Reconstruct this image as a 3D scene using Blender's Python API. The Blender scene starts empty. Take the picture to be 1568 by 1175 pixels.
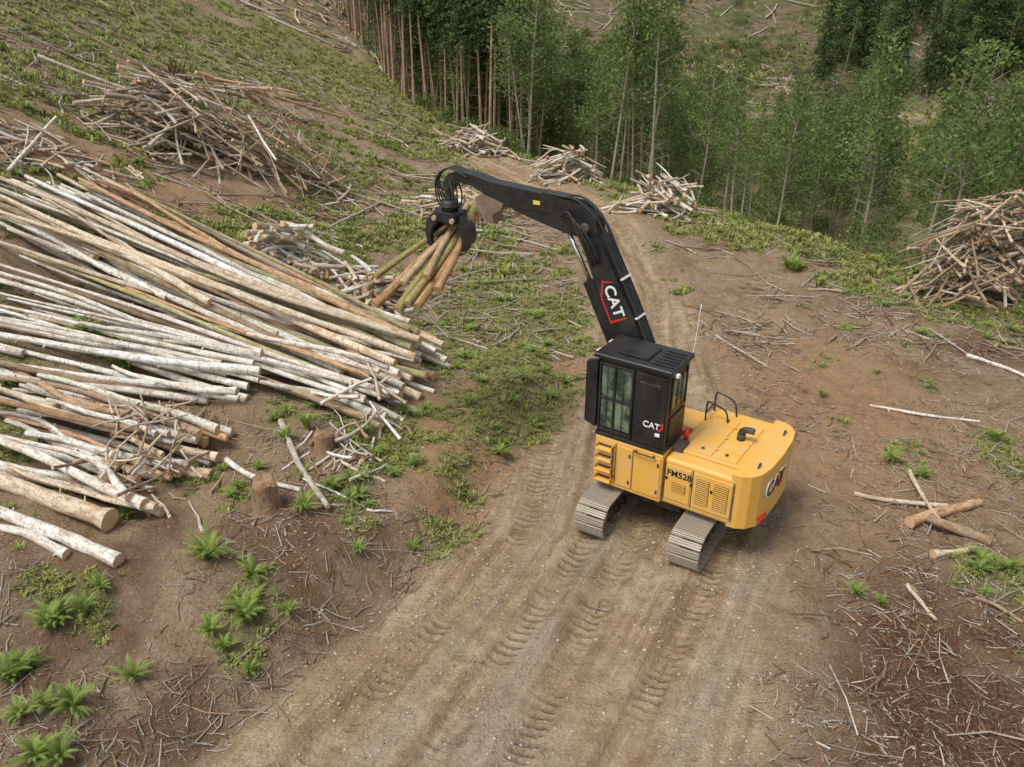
import bpy, bmesh, math, random
import numpy as np
from mathutils import Vector, Matrix
R=np.random.default_rng(7); random.seed(7)
scene=bpy.context.scene
# ---------------------------------------------------------------- noise / terrain
def vnoise(x,y,seed=0):
    x=np.asarray(x,float);y=np.asarray(y,float)
    xi=np.floor(x).astype(np.int64);yi=np.floor(y).astype(np.int64)
    fx=x-xi;fy=y-yi;fx=fx*fx*(3-2*fx);fy=fy*fy*(3-2*fy)
    def hs(a,b):
        n=(a*73856093)^(b*19349663)^(seed*83492791+1013)
        n=n&0x7fffffff
        n=((n>>13)^n)&0x7fffffff
        n=(n*((n*n*15731+789221)&0x7fffffff)+1376312589)&0x7fffffff
        return n/2147483647.0
    return (hs(xi,yi)*(1-fx)+hs(xi+1,yi)*fx)*(1-fy)+(hs(xi,yi+1)*(1-fx)+hs(xi+1,yi+1)*fx)*fy
def fbm(x,y,o=4,seed=0):
    s=0;a=.5;t=0
    for i in range(o):
        s=s+a*vnoise(x*2**i+i*17.3,y*2**i-i*9.1,seed+i);t+=a;a*=.5
    return s/t
def ss(x,a,b):
    t=np.clip((x-a)/(b-a),0,1);return t*t*(3-2*t)
def sp(x,k=1.5): return np.logaddexp(0,x/k)*k
RY=np.array([-40,0,5,10.5,13.3,17.5,25.1,34.2,43.7,48,53.6,61.3,68,75.])
RL=np.array([-22,-13,-9,-5.7,-3.9,-1.06,2.2,3.4,3.3,1.8,-1,-3.9,-7,-12.])
RR=np.array([-6,.5,3,4.6,5.6,7.1,7.3,7.4,6.9,6.2,4.4,-.6,-3,-8.])
def road(X,Y):
    L=np.interp(Y,RY,RL);Rr=np.interp(Y,RY,RR)
    c=(L+Rr)/2;w=(Rr-L)/2
    return X-c,w
def roadmask(X,Y):
    d,w=road(X,Y)
    n=(fbm(X*.7,Y*.7,3,5)-.5)*1.6
    return ss(w+.5-np.abs(d)+n,0,1.3)*(1-ss(Y,64,69))
CX=np.array([-200,-60,-24,-16,-10,-4.1,1.6,6.5,11.2,16.2,21.1,30,60,200.])
CY=np.array([420,200,120,95,78,67,58.5,51.5,45.5,39.5,33.2,24,5,-60.])
def crest(X,Y): return (Y-np.interp(X,CX,CY))*.72
RUTS=[-3.0,-1.1,.5,2.4]
def h(X,Y):
    X=np.asarray(X,float);Y=np.asarray(Y,float)
    a=np.minimum(sp(-X-4.5),60)
    hill=(.30*a+.004*np.minimum(a,40)**2)*(.12+.88*ss(Y,10,32))
    e=crest(X,Y)
    hill=hill*(1-.55*ss(e,0,35))
    z=hill-7.5*ss(e,-.5,20)
    z=z+.40*sp(Y-128+.08*X+6*(fbm(X*.02,Y*.02,2,31)-.5),6)
    z=z+6*(fbm(X*.025,Y*.025,4,32)-.5)*ss(Y,110,170)
    rm=roadmask(X,Y)
    d,w=road(X,Y)
    dl=-(d+w)
    z=z+(.65*ss(dl,.8,2.0)*ss(Y,12.5,15)-.25*np.exp(-((dl-.4)/.5)**2))*(1-ss(Y,24,30))*(1-ss(dl,6,12)*.6)
    dr=d-w
    z=z+.18*np.exp(-((dr-.5)/.6)**2)*(1-ss(Y,40,50))
    rough=(fbm(X*.22,Y*.22,3,11)-.5)*.9*ss(np.abs(d)-w,0,5)+(fbm(X*1.3,Y*1.3,4,12)-.5)*.42
    z=z+rough*(1-.82*rm)
    for i,q in enumerate(RUTS):
        qq=q+.35*(vnoise(Y*.12,Y*0+i,40)-.5)*2
        z=z-.12*np.exp(-((d-qq)/.34)**2)*rm+.11*np.exp(-((np.abs(d-qq)-.52)/.13)**2)*rm*vnoise(X*2,Y*2,41)
    z=z+(fbm(X*3.2,Y*3.2,3,13)-.5)*.11
    return z
def grassm(X,Y):
    d,w=road(X,Y);e=crest(X,Y)
    n=fbm(X*.16,Y*.16,4,21)
    n2=fbm(X*.7,Y*.7,3,22)
    def bl(x,y,rx,ry): return np.exp(-((X-x)/rx)**2-((Y-y)/ry)**2)
    g=(n-.5)*2.5+(n2-.5)*2.2
    g=g+np.where(X<0,.15+.45*ss(Y,36,54)-.46*(1-ss(Y,15,24)),-.26)
    g=g+.7*bl(1,30,2.4,9)+.7*bl(.5,40,3.3,8)+.7*bl(-10,38.5,4,4)+.5*bl(-4.0,18,1.8,4)+.2*bl(-1.5,24,2,3)
    g=g+.95*ss(e,-7,-2)*ss(X,6,11)+1.0*bl(12.8,20.5,3.4,1.6)+.4*bl(11.5,16.6,1.8,1)+.5*ss(e,0,3)*(1-ss(Y,112,128)*.5)-.6*bl(-17,37,5,3)-.5*bl(-14,24,8,5)-.5*bl(-13,41,5,2.5)
    m=ss(g,-.05,.42)
    return m*(1-roadmask(X,Y))
# ---------------------------------------------------------------- materials
class MT:
    def __init__(s,name,rough=.85,spec=.25):
        s.m=bpy.data.materials.new(name);s.m.use_nodes=True;s.nt=s.m.node_tree
        s.b=s.nt.nodes['Principled BSDF'];s.b.inputs['Roughness'].default_value=rough
        s.b.inputs['Specular IOR Level'].default_value=spec
        s.out=s.nt.nodes['Material Output']
    def n(s,t,**k):
        nd=s.nt.nodes.new(t)
        for a,b in k.items(): setattr(nd,a,b)
        return nd
    def put(s,sock,v):
        if isinstance(v,bpy.types.NodeSocket): s.nt.links.new(v,sock)
        elif isinstance(v,(tuple,list)) and len(v)==3 and sock.type=='RGBA': sock.default_value=(*v,1)
        else: sock.default_value=v
    def obj(s): return s.n('ShaderNodeTexCoord').outputs['Object']
    def uv(s): return s.n('ShaderNodeTexCoord').outputs['UV']
    def attr(s,nm,o='Color'): return s.n('ShaderNodeAttribute',attribute_name=nm).outputs[o]
    def mapp(s,v,sc):
        m=s.n('ShaderNodeMapping');s.put(m.inputs[0],v);m.inputs['Scale'].default_value=sc;return m.outputs[0]
    def noise(s,v,sc,det=4,r=.6,dist=0):
        m=s.n('ShaderNodeTexNoise');s.put(m.inputs['Vector'],v);m.inputs['Scale'].default_value=sc
        m.inputs['Detail'].default_value=det;m.inputs['Roughness'].default_value=r;m.inputs['Distortion'].default_value=dist
        return m.outputs['Fac']
    def mr(s,v,a,b,c=0,d=1):
        m=s.n('ShaderNodeMapRange');s.put(m.inputs[0],v)
        for i,x in enumerate((a,b,c,d)): m.inputs[i+1].default_value=x
        return m.outputs[0]
    def mix(s,f,a,b,bt='MIX'):
        m=s.n('ShaderNodeMixRGB',blend_type=bt);s.put(m.inputs[0],f);s.put(m.inputs[1],a);s.put(m.inputs[2],b);return m.outputs[0]
    def math(s,op,a,b=0.0):
        m=s.n('ShaderNodeMath',operation=op);s.put(m.inputs[0],a);s.put(m.inputs[1],b);return m.outputs[0]
    def sep(s,v):
        m=s.n('ShaderNodeSeparateXYZ');s.put(m.inputs[0],v);return m.outputs
    def bump(s,hh,st=.5,dist=.05):
        m=s.n('ShaderNodeBump');m.inputs['Strength'].default_value=st;m.inputs['Distance'].default_value=dist
        s.put(m.inputs['Height'],hh);s.nt.links.new(m.outputs[0],s.b.inputs['Normal'])
    def col(s,c): s.put(s.b.inputs['Base Color'],c)
    def rough(s,c): s.put(s.b.inputs['Roughness'],c)

def mat_ground():
    t=MT('ground_soil',.95,.1);o=t.obj()
    mk=t.sep(t.attr('mask','Vector'));mk2=t.sep(t.attr('mask2','Vector'));rcv=t.attr('rc','Vector');rc=t.sep(rcv)
    big=t.noise(o,.35,3);mid=t.noise(o,2.2,4,.65);fine=t.noise(o,14,4,.7);vf=t.noise(o,60,2,.7)
    soil=t.mix(t.mr(big,.35,.65),(.26,.158,.086),(.40,.28,.175))
    soil=t.mix(t.mr(mid,.42,.62,0,.75),soil,(.46,.35,.235))
    soil=t.mix(t.mr(fine,.5,.66,0,.75),soil,(.12,.072,.042))
    c1=t.noise(t.mapp(o,(6,38,6)),1,2,.6,1.5);c2=t.noise(t.mapp(o,(38,7,6)),1,2,.6,1.5)
    chip=t.math('MAXIMUM',t.mr(c1,.57,.63),t.mr(c2,.57,.63))
    chipm=t.math('MULTIPLY',chip,t.mr(mid,.35,.6))
    soil=t.mix(t.math('MULTIPLY',chipm,.85),soil,(.60,.52,.41))
    dark=t.mix(t.mr(fine,.4,.6),(.06,.03,.02),(.20,.10,.065))
    dark=t.mix(t.math('MULTIPLY',chipm,.5),dark,(.42,.33,.27))
    soil=t.mix(mk[2],soil,dark)
    clay=t.mix(t.mr(fine,.4,.6),(.46,.22,.10),(.60,.36,.19))
    soil=t.mix(t.math('MULTIPLY',mk2[0],t.mr(mid,.35,.6)),soil,clay)
    green=t.mix(t.mr(mid,.35,.65),(.13,.155,.045),(.26,.28,.095))
    green=t.mix(t.mr(fine,.45,.62,0,.8),green,(.38,.38,.17))
    green=t.mix(t.mr(vf,.5,.65,0,.6),green,(.09,.10,.035))
    gfac=t.math('MULTIPLY',mk[1],t.mr(fine,.38,.56,.15,.9))
    soil=t.mix(gfac,soil,green)
    far=t.mr(t.sep(o)[1],98,128,0,.85)
    hb=t.noise(o,.16,4,.7)
    fc=t.mix(t.mr(hb,.44,.56),(.21,.15,.10),(.10,.125,.045))
    fc=t.mix(t.mr(t.noise(o,1.0,3,.7),.47,.58,0,.75),fc,(.06,.05,.03))
    soil=t.mix(far,soil,fc)
    rd=t.mix(t.mr(big,.35,.65),(.48,.335,.195),(.60,.455,.29))
    rd=t.mix(t.mr(mid,.42,.66,0,.7),rd,(.43,.285,.16))
    streak=t.noise(t.mapp(rcv,(3.2,.22,0)),1,4,.65)
    rd=t.mix(t.mr(streak,.50,.62,0,.75),rd,(.33,.215,.125))
    rd=t.mix(t.mr(streak,.46,.34,0,.6),rd,(.68,.54,.37))
    rd=t.mix(t.mr(fine,.5,.68,0,.5),rd,(.32,.215,.125))
    vn=t.n('ShaderNodeTexVoronoi');t.put(vn.inputs['Vector'],o);vn.inputs['Scale'].default_value=20
    sg=t.mix(t.sep(vn.outputs['Color'])[0],(.28,.245,.205),(.60,.55,.48))
    gz=t.math('ADD',t.mr(big,.47,.6,.02,.5),t.math('MULTIPLY',mk2[2],t.mr(t.noise(o,.6,2),.36,.52)))
    smask=t.math('MULTIPLY',t.mr(vn.outputs['Distance'],.34,.46,1,0),t.math('MINIMUM',gz,1.0))
    rd=t.mix(t.math('MULTIPLY',mk2[2],.35),rd,(.42,.36,.29))
    rd=t.mix(t.math('MULTIPLY',smask,.75),rd,sg)
    s=t.math('ADD',t.math('MULTIPLY',rc[1],28.0),t.math('MULTIPLY',mid,7.0))
    wv=t.mr(t.math('SINE',s),-.2,.8)
    wv=t.math('MULTIPLY',t.math('MULTIPLY',wv,rc[2]),t.mr(t.noise(o,.7,3),.42,.58))
    rd=t.mix(t.math('MULTIPLY',wv,.6),rd,(.27,.17,.10))
    rd=t.mix(t.math('MULTIPLY',mk2[1],t.mr(mid,.35,.6,.35,.85)),rd,(.31,.20,.12))
    t.col(t.mix(mk[0],soil,rd))
    hgt=t.math('ADD',t.math('MULTIPLY',mid,.7),t.math('MULTIPLY',fine,.6))
    hgt=t.math('ADD',hgt,t.math('MULTIPLY',vf,.18))
    hgt=t.math('ADD',hgt,t.math('MULTIPLY',chipm,.12))
    hgt=t.math('SUBTRACT',hgt,t.math('MULTIPLY',wv,.45))
    t.bump(hgt,1.0,.17);return t.m
def mat_bark(name='bark'):
    t=MT(name,.9,.15);u=t.uv();c=t.attr('Col')
    n1=t.noise(t.mapp(u,(1,.4,1)),8,4,.75);n2=t.noise(t.mapp(u,(.7,2.2,1)),8,3,.7);n3=t.noise(t.mapp(u,(1,.6,1)),1.8,3,.7)
    a=t.mix(t.mr(n3,.50,.60,0,.6),c,t.mix(1.0,c,(.72,.54,.38),'MULTIPLY'))
    a=t.mix(t.mr(n1,.47,.62,0,.7),a,t.mix(1.0,c,(.42,.35,.28),'MULTIPLY'))
    a=t.mix(t.mr(n2,.56,.63,0,.7),a,(.14,.10,.075))
    t.col(a);t.bump(t.math('ADD',n1,n2),.8,.025);return t.m
def mat_cut():
    t=MT('cut_wood',.8,.2);u=t.uv()
    s=t.sep(u);r=t.math('SQRT',t.math('ADD',t.math('MULTIPLY',s[0],s[0]),t.math('MULTIPLY',s[1],s[1])))
    w=t.math('SINE',t.math('MULTIPLY',r,60.0))
    c=t.mix(t.mr(w,-1,1,0,.35),(.62,.40,.22),(.42,.25,.13))
    c=t.mix(t.mr(t.noise(t.obj(),3,4),.45,.62,0,.8),c,(.60,.46,.31))
    t.col(c);return t.m
def mat_leaf(name,a,b,tr=.3):
    t=MT(name,.6,.25);c=t.attr('Col')
    k=t.mix(t.sep(c)[0],a,b);k=t.mix(t.mr(t.noise(t.obj(),.9,2),.35,.65,0,.35),k,t.mix(1.0,k,(1.4,1.2,.75),'MULTIPLY'))
    t.col(k)
    tl=t.n('ShaderNodeBsdfTranslucent');t.put(tl.inputs[0],k);mx=t.n('ShaderNodeMixShader');mx.inputs[0].default_value=tr
    t.nt.links.new(t.b.outputs[0],mx.inputs[1]);t.nt.links.new(tl.outputs[0],mx.inputs[2]);t.nt.links.new(mx.outputs[0],t.out.inputs[0])
    return t.m
def mat_paint(name,c,rough=.4,dust=(.42,.33,.23),amt=.35,metal=0,spec=.5):
    t=MT(name,rough,spec);o=t.obj()
    n=t.noise(o,1.7,5,.7);n2=t.noise(o,18,3,.7)
    k=t.mix(t.mr(n,.42,.7,0,amt),c,dust);k=t.mix(t.mr(n2,.58,.7,0,amt*.8),k,dust)
    t.col(k);t.b.inputs['Metallic'].default_value=metal
    t.rough(t.mr(n,.3,.7,rough*.8,min(1,rough*1.7)));t.bump(n2,.08,.005);return t.m
G_=mat_ground();BARK=mat_bark();CUT=mat_cut()
YEL=mat_paint('yellow_paint',(.76,.41,.07),.40,(.58,.44,.27),.45)
BLK=mat_paint('black_paint',(.013,.013,.015),.33,(.11,.09,.07),.2)
STL=mat_paint('track_steel',(.40,.35,.29),.5,(.45,.34,.23),.75,.25)
DRK=mat_paint('dark_steel',(.04,.036,.032),.5,(.25,.19,.13),.5,.3)
CHR=mat_paint('chrome_rod',(.75,.75,.76),.18,(.6,.6,.6),.1,1)
RED=mat_paint('red_decal',(.6,.02,.015),.4,(.3,.1,.08),.1)
WHT=mat_paint('white_decal',(.8,.8,.78),.4,(.6,.55,.5),.15)
RUST=mat_paint('worn_heel',(.20,.14,.10),.55,(.40,.30,.22),.6,.3)
HOSE=mat_paint('rubber_hose',(.018,.018,.018),.45,(.12,.1,.08),.2)
LBL=mat_paint('yellow_label',(.8,.6,.05),.5)
def mat_glass():
    t=MT('tinted_window',.06,.8);o=t.obj()
    t.col(t.mix(t.mr(t.noise(o,2.5,3),.4,.6),(.03,.05,.035),(.17,.22,.15)));t.rough(t.mr(t.noise(o,5,3),.3,.7,.03,.12));return t.m
GLS=mat_glass()
# ---------------------------------------------------------------- mesh helpers
def link(o,parent=None):
    scene.collection.objects.link(o)
    if parent: o.parent=parent
    return o
def empty(name,loc=(0,0,0),rz=0,parent=None):
    o=bpy.data.objects.new(name,None);o.location=loc;o.rotation_euler=(0,0,rz);o.empty_display_size=.5;return link(o,parent)
class Acc:
    def __init__(s): s.V=[];s.F=[];s.M=[];s.S=[];s.U=[];s.C=[];s.n=0
    def add(s,V,groups,uv=None,col=None):
        V=np.asarray(V,float).reshape(-1,3)
        for F,m,sm in groups:
            F=np.asarray(F,np.int64);s.F.append(F+s.n);s.M.append(np.full(len(F),m));s.S.append(np.full(len(F),sm))
        s.V.append(V);k=len(V)
        s.U.append(np.zeros((k,2)) if uv is None else np.asarray(uv,float).reshape(-1,2))
        c=np.ones((k,4))
        if col is not None: c[:,:3]=col
        s.C.append(c);s.n+=k
    def mesh(s,name,mats):
        V=np.concatenate(s.V);U=np.concatenate(s.U);C=np.concatenate(s.C)
        li=np.concatenate([f.ravel() for f in s.F]).astype(np.int32)
        tot=np.concatenate([np.full(len(f),f.shape[1]) for f in s.F]);st=np.concatenate([[0],np.cumsum(tot)[:-1]]).astype(np.int32)
        me=bpy.data.meshes.new(name);me.vertices.add(len(V));me.vertices.foreach_set('co',V.astype(np.float32).ravel())
        me.loops.add(len(li));me.loops.foreach_set('vertex_index',li)
        me.polygons.add(len(tot));me.polygons.foreach_set('loop_start',st)
        me.update(calc_edges=True)
        me.polygons.foreach_set('material_index',np.concatenate(s.M).astype(np.int32))
        me.polygons.foreach_set('use_smooth',np.concatenate(s.S).astype(bool))
        uvl=me.uv_layers.new(name='UVMap');uvl.data.foreach_set('uv',U[li].astype(np.float32).ravel())
        ca=me.attributes.new('Col','FLOAT_COLOR','POINT');ca.data.foreach_set('color',C.astype(np.float32).ravel())
        for m in mats: me.materials.append(m)
        me.update();return me
    def obj(s,name,mats,parent=None): return link(bpy.data.objects.new(name,s.mesh(name,mats)),parent)
def frames(d):
    d=d/np.linalg.norm(d,axis=-1,keepdims=True)
    ref=np.where(np.abs(d[...,2:3])>.9,np.array([1.,0,0]),np.array([0,0,1.]))
    u=np.cross(d,ref);u/=np.linalg.norm(u,axis=-1,keepdims=True);v=np.cross(d,u);return u,v
def sticks(acc,p0,p1,r0,r1,sides,col):
    # three-ring bent twigs
    N=len(p0);u,v=frames(p1-p0);L=np.linalg.norm(p1-p0,axis=1);an=np.arange(sides)*2*np.pi/sides
    ring=np.cos(an)[None,:,None]*u[:,None]+np.sin(an)[None,:,None]*v[:,None]
    pm=(p0+p1)/2+u*(R.normal(0,.07,N)*L)[:,None]
    V=np.stack([p0[:,None]+ring*r0[:,None,None],pm[:,None]+ring*((r0+r1)/2)[:,None,None],p1[:,None]+ring*r1[:,None,None]],1).reshape(-1,3)
    b=(np.arange(N)*3*sides)[:,None];j=np.arange(sides)[None];k=(j+1)%sides
    Q=np.concatenate([np.stack([b+o+j,b+o+k,b+o+sides+k,b+o+sides+j],-1).reshape(-1,4) for o in (0,sides)])
    off=R.random(N)*50
    U=np.zeros((N,3,sides,2));U[...,0]=an*.15+off[:,None,None];U[...,1]=off[:,None,None]+(np.arange(3)*.5)[None,:,None]*L[:,None,None]
    acc.add(V,[(Q,0,False),((b+j)[:,::-1],1,False),(b+2*sides+j,1,False)],U.reshape(-1,2),np.repeat(col,3*sides,axis=0))
def logadd(acc,p0,p1,r0,r1,sides=10,segs=8,bend=.1,col=(.5,.45,.4),lump=.06,stubs=0):
    p0=np.array(p0,float);p1=np.array(p1,float);L=np.linalg.norm(p1-p0);t=np.linspace(0,1,segs+1)
    u,v=frames((p1-p0)[None]);u=u[0];v=v[0]
    c=p0+(p1-p0)*t[:,None]
    b1,b2=R.normal(0,bend,2)
    ph=R.random()*6
    c=c+(np.sin(t*np.pi)[:,None])*(u*b1+v*b2*.3)+np.sin(t*9+ph)[:,None]*u*bend*.22
    r=(r0+(r1-r0)*t)*(1+R.normal(0,lump,segs+1));r[0]*=1.08
    an=np.arange(sides)*2*np.pi/sides
    ring=np.cos(an)[:,None]*u+np.sin(an)[:,None]*v
    rr=r[:,None]*(1+R.normal(0,lump*.6,(segs+1,sides)))
    V=c[:,None]+ring[None]*rr[...,None]
    Q=[]
    j=np.arange(sides);k=(j+1)%sides
    for s in range(segs): Q.append(np.stack([s*sides+j,s*sides+k,(s+1)*sides+k,(s+1)*sides+j],-1))
    off=R.random()*60
    U=np.zeros((segs+1,sides,2));U[...,0]=np.abs(an-np.pi)[None]*(r0+.05)+off;U[...,1]=(t*L)[:,None]+off
    n=(segs+1)*sides
    Vc=np.concatenate([V.reshape(-1,3),V[0],V[-1]])
    uc=np.stack([np.cos(an),np.sin(an)],-1)
    Uc=np.concatenate([U.reshape(-1,2),uc,uc])
    acc.add(Vc,[(np.concatenate(Q),0,True),((n+j)[None,::-1],1,False),((n+sides+j)[None],1,False)],Uc,col)
    for q in range(stubs):
        k_=R.integers(1,segs);a=R.random()*6.3;dv=(math.cos(a)*u+math.sin(a)*v)+.4*(p1-p0)/L
        logadd(acc,c[k_],c[k_]+dv*(r[k_]+R.uniform(.03,.12)),.025,.018,5,1,0,col,.02)
# ---------------------------------------------------------------- camera + site plan (world metres)
PIT=math.radians(27)
cam=bpy.data.cameras.new('camera');co=bpy.data.objects.new('camera',cam);link(co);co.location=(0,0,13.1)
co.rotation_euler=(math.radians(90)-PIT,0,0);cam.sensor_width=36;cam.lens=29.85;cam.clip_end=2000;scene.camera=co
W=dict(A_b0=(-1.9,26.8),A_b1=(-3.0,20.9),A_t0=(-18.2,35.2),A_t1=(-18.4,26.6),B_b0=(-6.8,23.0),B_b1=(-7.6,21.3),B_t0=(-17.7,25.1),B_t1=(-16.6,22.2),
C_b0=(-7.6,20.2),C_b1=(-8.1,16.4),C_t0=(-15.8,21.8),C_t1=(-14.6,18.7),D1a=(-9.4,16.2),D1b=(-14.3,18.0),D2a=(-8.7,15.0),D2b=(-13.8,17.2),D3a=(-9.9,15.1),D3b=(-12.6,16.0),
P1=(-16.6,43.2),P2=(-8.9,33.0),P3=(-5.5,31.4),P4=(-2.6,62.5),P5=(3.6,55.0),P6=(8.3,47.3),P7=(19.5,33.6),P9=(-3.0,45.1),P10=(-19.7,35.8),P11=(13.2,100),P12=(4,92),RW=(-19.6,51.5),
S1=(-6.0,17.2),S2=(-5.1,19.8),S3=(-8.1,20.1),L1a=(-23,43.9),L1b=(-17.4,44.5),L2a=(-15.5,44),L2b=(-9.6,49.5),L3a=(-6.5,20.8),L3b=(-4.5,17.1),L4a=(-7.5,18.9),L4b=(-5.3,17.8),
L5a=(-8.8,39),L5b=(-6.7,46.5),L6a=(-19.5,33),L6b=(-20,38.5),Q1a=(10.2,17.8),Q1b=(12.6,18.9),Q2b=(10.7,17.9),Q2a=(11.9,17.0),Q3a=(9.3,19.2),Q3b=(11.5,18.5),Q4a=(10.1,16.3),Q4b=(11.3,16.6),
Q5a=(11.1,20),Q5b=(11.0,17.8),K1a=(7.5,28.8),K1b=(9,27),K2a=(11.5,24),K2b=(14.5,22.9),K3a=(16.5,27.9),K3b=(17.9,26.3),K4a=(9.1,15.3),K4b=(9.2,14.1),K5a=(10.4,14.8),K5b=(11.1,14.1),
K6a=(-17,38),K6b=(-15.8,36.5),K7a=(-13.2,44),K7b=(-11,40))
FW=[(-9.4,13.5,1.3),(-9.9,12.3,1.2),(-8.4,11.6,1.2),(-7.5,12.4,.9),(-8.8,14.2,.7),(-6.8,15.2,1.3),(-5.7,13.8,1.2),(-4.8,14.2,.7),(-5.9,13.1,.8),(-5.1,17.2,.9),(-4.6,18,.8),(-5.7,20.5,1),(-13,23.9,1.4),(-11.6,22.8,1.3),(-12.4,23.4,1.2),(-9.6,21.8,.9),(-6.2,20,.9),(-8.5,10.5,1),(-2.6,19.5,.7),(-5.3,12.7,.6),(-3.6,16,.6),
(11.7,15.8,.9),(7.8,15,.7),(8.3,14.7,.5),(12.7,37.3,1.5),(10.2,24.8,.6),(10.9,20.8,.9),(14.4,21.9,.9),(-8.1,10.5,1),(-3.1,19,.7),(-7.2,31,1.1),(-1.3,22.9,.7),(-3,29,.7),(-.4,36.5,.9),(-5.4,18.6,.8),(-6.9,17.9,.6),(-4.2,20.6,.8)]
# ---------------------------------------------------------------- ground sheet
def axis(lo,hi,f):
    a=[0.0]
    while a[-1]<hi: a.append(a[-1]+f(a[-1]))
    b=[0.0]
    while b[-1]>lo: b.append(b[-1]-f(b[-1]))
    return np.array(b[::-1][:-1]+a)
xs=axis(-260,260,lambda x:.09+.02*max(0,abs(x)-10))
ys=axis(-38,320,lambda y:.09+.012*max(0,abs(y)-8))+12
X,Y=np.meshgrid(xs,ys);X=X.ravel();Y=Y.ravel();Z=h(X,Y)
nx,ny=len(xs),len(ys)
i=(np.arange(ny-1)[:,None]*nx+np.arange(nx-1)[None]).ravel()
ga=Acc();ga.add(np.stack([X,Y,Z],-1),[(np.stack([i,i+1,i+nx+1,i+nx],-1),0,True)])
ground=ga.obj('ground',[G_])
def bl(x,y,rx,ry): return np.exp(-((X-x)/rx)**2-((Y-y)/ry)**2)
rm=roadmask(X,Y);gm=grassm(X,Y);d,w=road(X,Y)
farroad=ss(2.0-np.abs(Y-117-2*np.sin(X*.05)),0,1)*ss(X,5,25)
nn=fbm(X*.5,Y*.5,3,51)
dk=np.clip(bl(9.5,12,3.4,3.8)*1.6+bl(17,29,4,3)*.9+bl(-7.5,12,3.5,3.5)*.8+.6*bl(-9,17,3,3)+.6*bl(-4.5,16,1.6,2.5),0,1.3)*ss(nn,.3,.6)
cl=np.clip(bl(-1.3,20.5,1.5,3)*1.6+bl(1.7,26,1.0,5)*1.6+bl(10,24,5,8)*.8+bl(-16,36,6,5)*.8+bl(-8,19,5,4)*.3,0,1)
strip=np.zeros_like(X);rut=np.zeros_like(X)
for k,q in enumerate(RUTS):
    qq=q+.35*(vnoise(Y*.12,Y*0+k,40)-.5)*2
    strip=np.maximum(strip,ss(.34-np.abs(d-qq),0,.1));rut=np.maximum(rut,np.exp(-((np.abs(d-qq)-.40)/.12)**2))
grv=np.exp(-((d+.3-.25*np.sin(Y*.3))/.45)**2)+.7*np.exp(-((d-3.6)/.5)**2)+.6*np.exp(-((d+2.1)/.3)**2)+.6*(1-ss(Y,10,13.5))*np.exp(-((d)/2.2)**2)
me=ground.data
def vat(n,a,b,c):
    at=me.attributes.new(n,'FLOAT_VECTOR','POINT');at.data.foreach_set('vector',np.stack([a,b,c],-1).astype(np.float32).ravel())
vat('mask',np.maximum(rm,farroad*.8),gm*(1-farroad),np.clip(dk,0,1));vat('mask2',cl,rut*rm*ss(fbm(X*.4,Y*.4,3,61),.36,.55),np.clip(grv,0,1)*(1-ss(Y,30,50))+farroad)
dC=np.gradient(np.interp(ys,RY,(RL+RR)/2),ys);arc=np.interp(Y,ys,np.cumsum(np.sqrt(1+dC**2)*np.gradient(ys)))
slope=np.interp(Y,ys,dC);vat('rc',d,arc+slope*d*.7,strip)
# ---------------------------------------------------------------- stacking of logs (rest on what is below)
HX0,HY0,HS=-45.,6.,.1;HW,HH=800,1100
gx,gy=np.meshgrid(HX0+np.arange(HW)*HS,HY0+np.arange(HH)*HS,indexing='ij');HM=h(gx,gy)
def drop(p0,p1,r0,r1,lim=.05,pack=.4,pct=88):
    p0=np.array(p0[:2],float);p1=np.array(p1[:2],float);L=np.linalg.norm(p1-p0);n=24
    t=np.linspace(.02,.98,n);P=p0+(p1-p0)*t[:,None];rr=r0+(r1-r0)*t
    ix=np.clip(((P[:,0]-HX0)/HS).round().astype(int),0,HW-1);iy=np.clip(((P[:,1]-HY0)/HS).round().astype(int),0,HH-1)
    Hc=HM[ix,iy]+rr*.85
    a=t[:n//2][:,None];b=t[n//2:][None];Ha=Hc[:n//2][:,None];Hb=Hc[n//2:][None]
    mid=Ha+(Hb-Ha)*(.5-a)/(b-a);k=np.unravel_index(np.argmax(mid),mid.shape)
    sl=(Hb[0,k[1]]-Ha[k[0],0])/(b[0,k[1]]-a[k[0],0]);m_=mid[k]
    ts=float(h(*p1)-h(*p0));s2=min(max(sl,ts-lim*L),ts+lim*L)
    if s2!=sl: sl=s2;m_=min(m_,np.percentile(Hc-sl*(t-.5),pct))
    m_-=pack*r0
    z0=m_-sl*.5;z1=z0+sl
    m=max(6,int(L/.07));t=np.linspace(0,1,m);P=p0+(p1-p0)*t[:,None];zz=z0+(z1-z0)*t;rr=r0+(r1-r0)*t
    nrm=np.array([-(p1-p0)[1],(p1-p0)[0]])/L
    for o in (-.8,0,.8):
        Q=P+nrm*(rr*o)[:,None];ix=np.clip(((Q[:,0]-HX0)/HS).round().astype(int),0,HW-1);iy=np.clip(((Q[:,1]-HY0)/HS).round().astype(int),0,HH-1)
        np.maximum.at(HM,(ix,iy),zz+rr*math.sqrt(1-o*o*.95))
    return np.array([*p0,z0]),np.array([*p1,z1])
WH=(.80,.76,.69);OR=(.58,.38,.23);BR=(.38,.28,.19);MO=(.40,.37,.21);TN=(.66,.55,.41);GR=(.54,.49,.42)
def jc(c,s=.06): 
    k=1+R.normal(0,s*1.8);return np.clip(np.array(c)*k+R.normal(0,s*.15,3),.02,.85)
def lerp(a,b,k): return np.array(a)*(1-k)+np.array(b)*k
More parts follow.
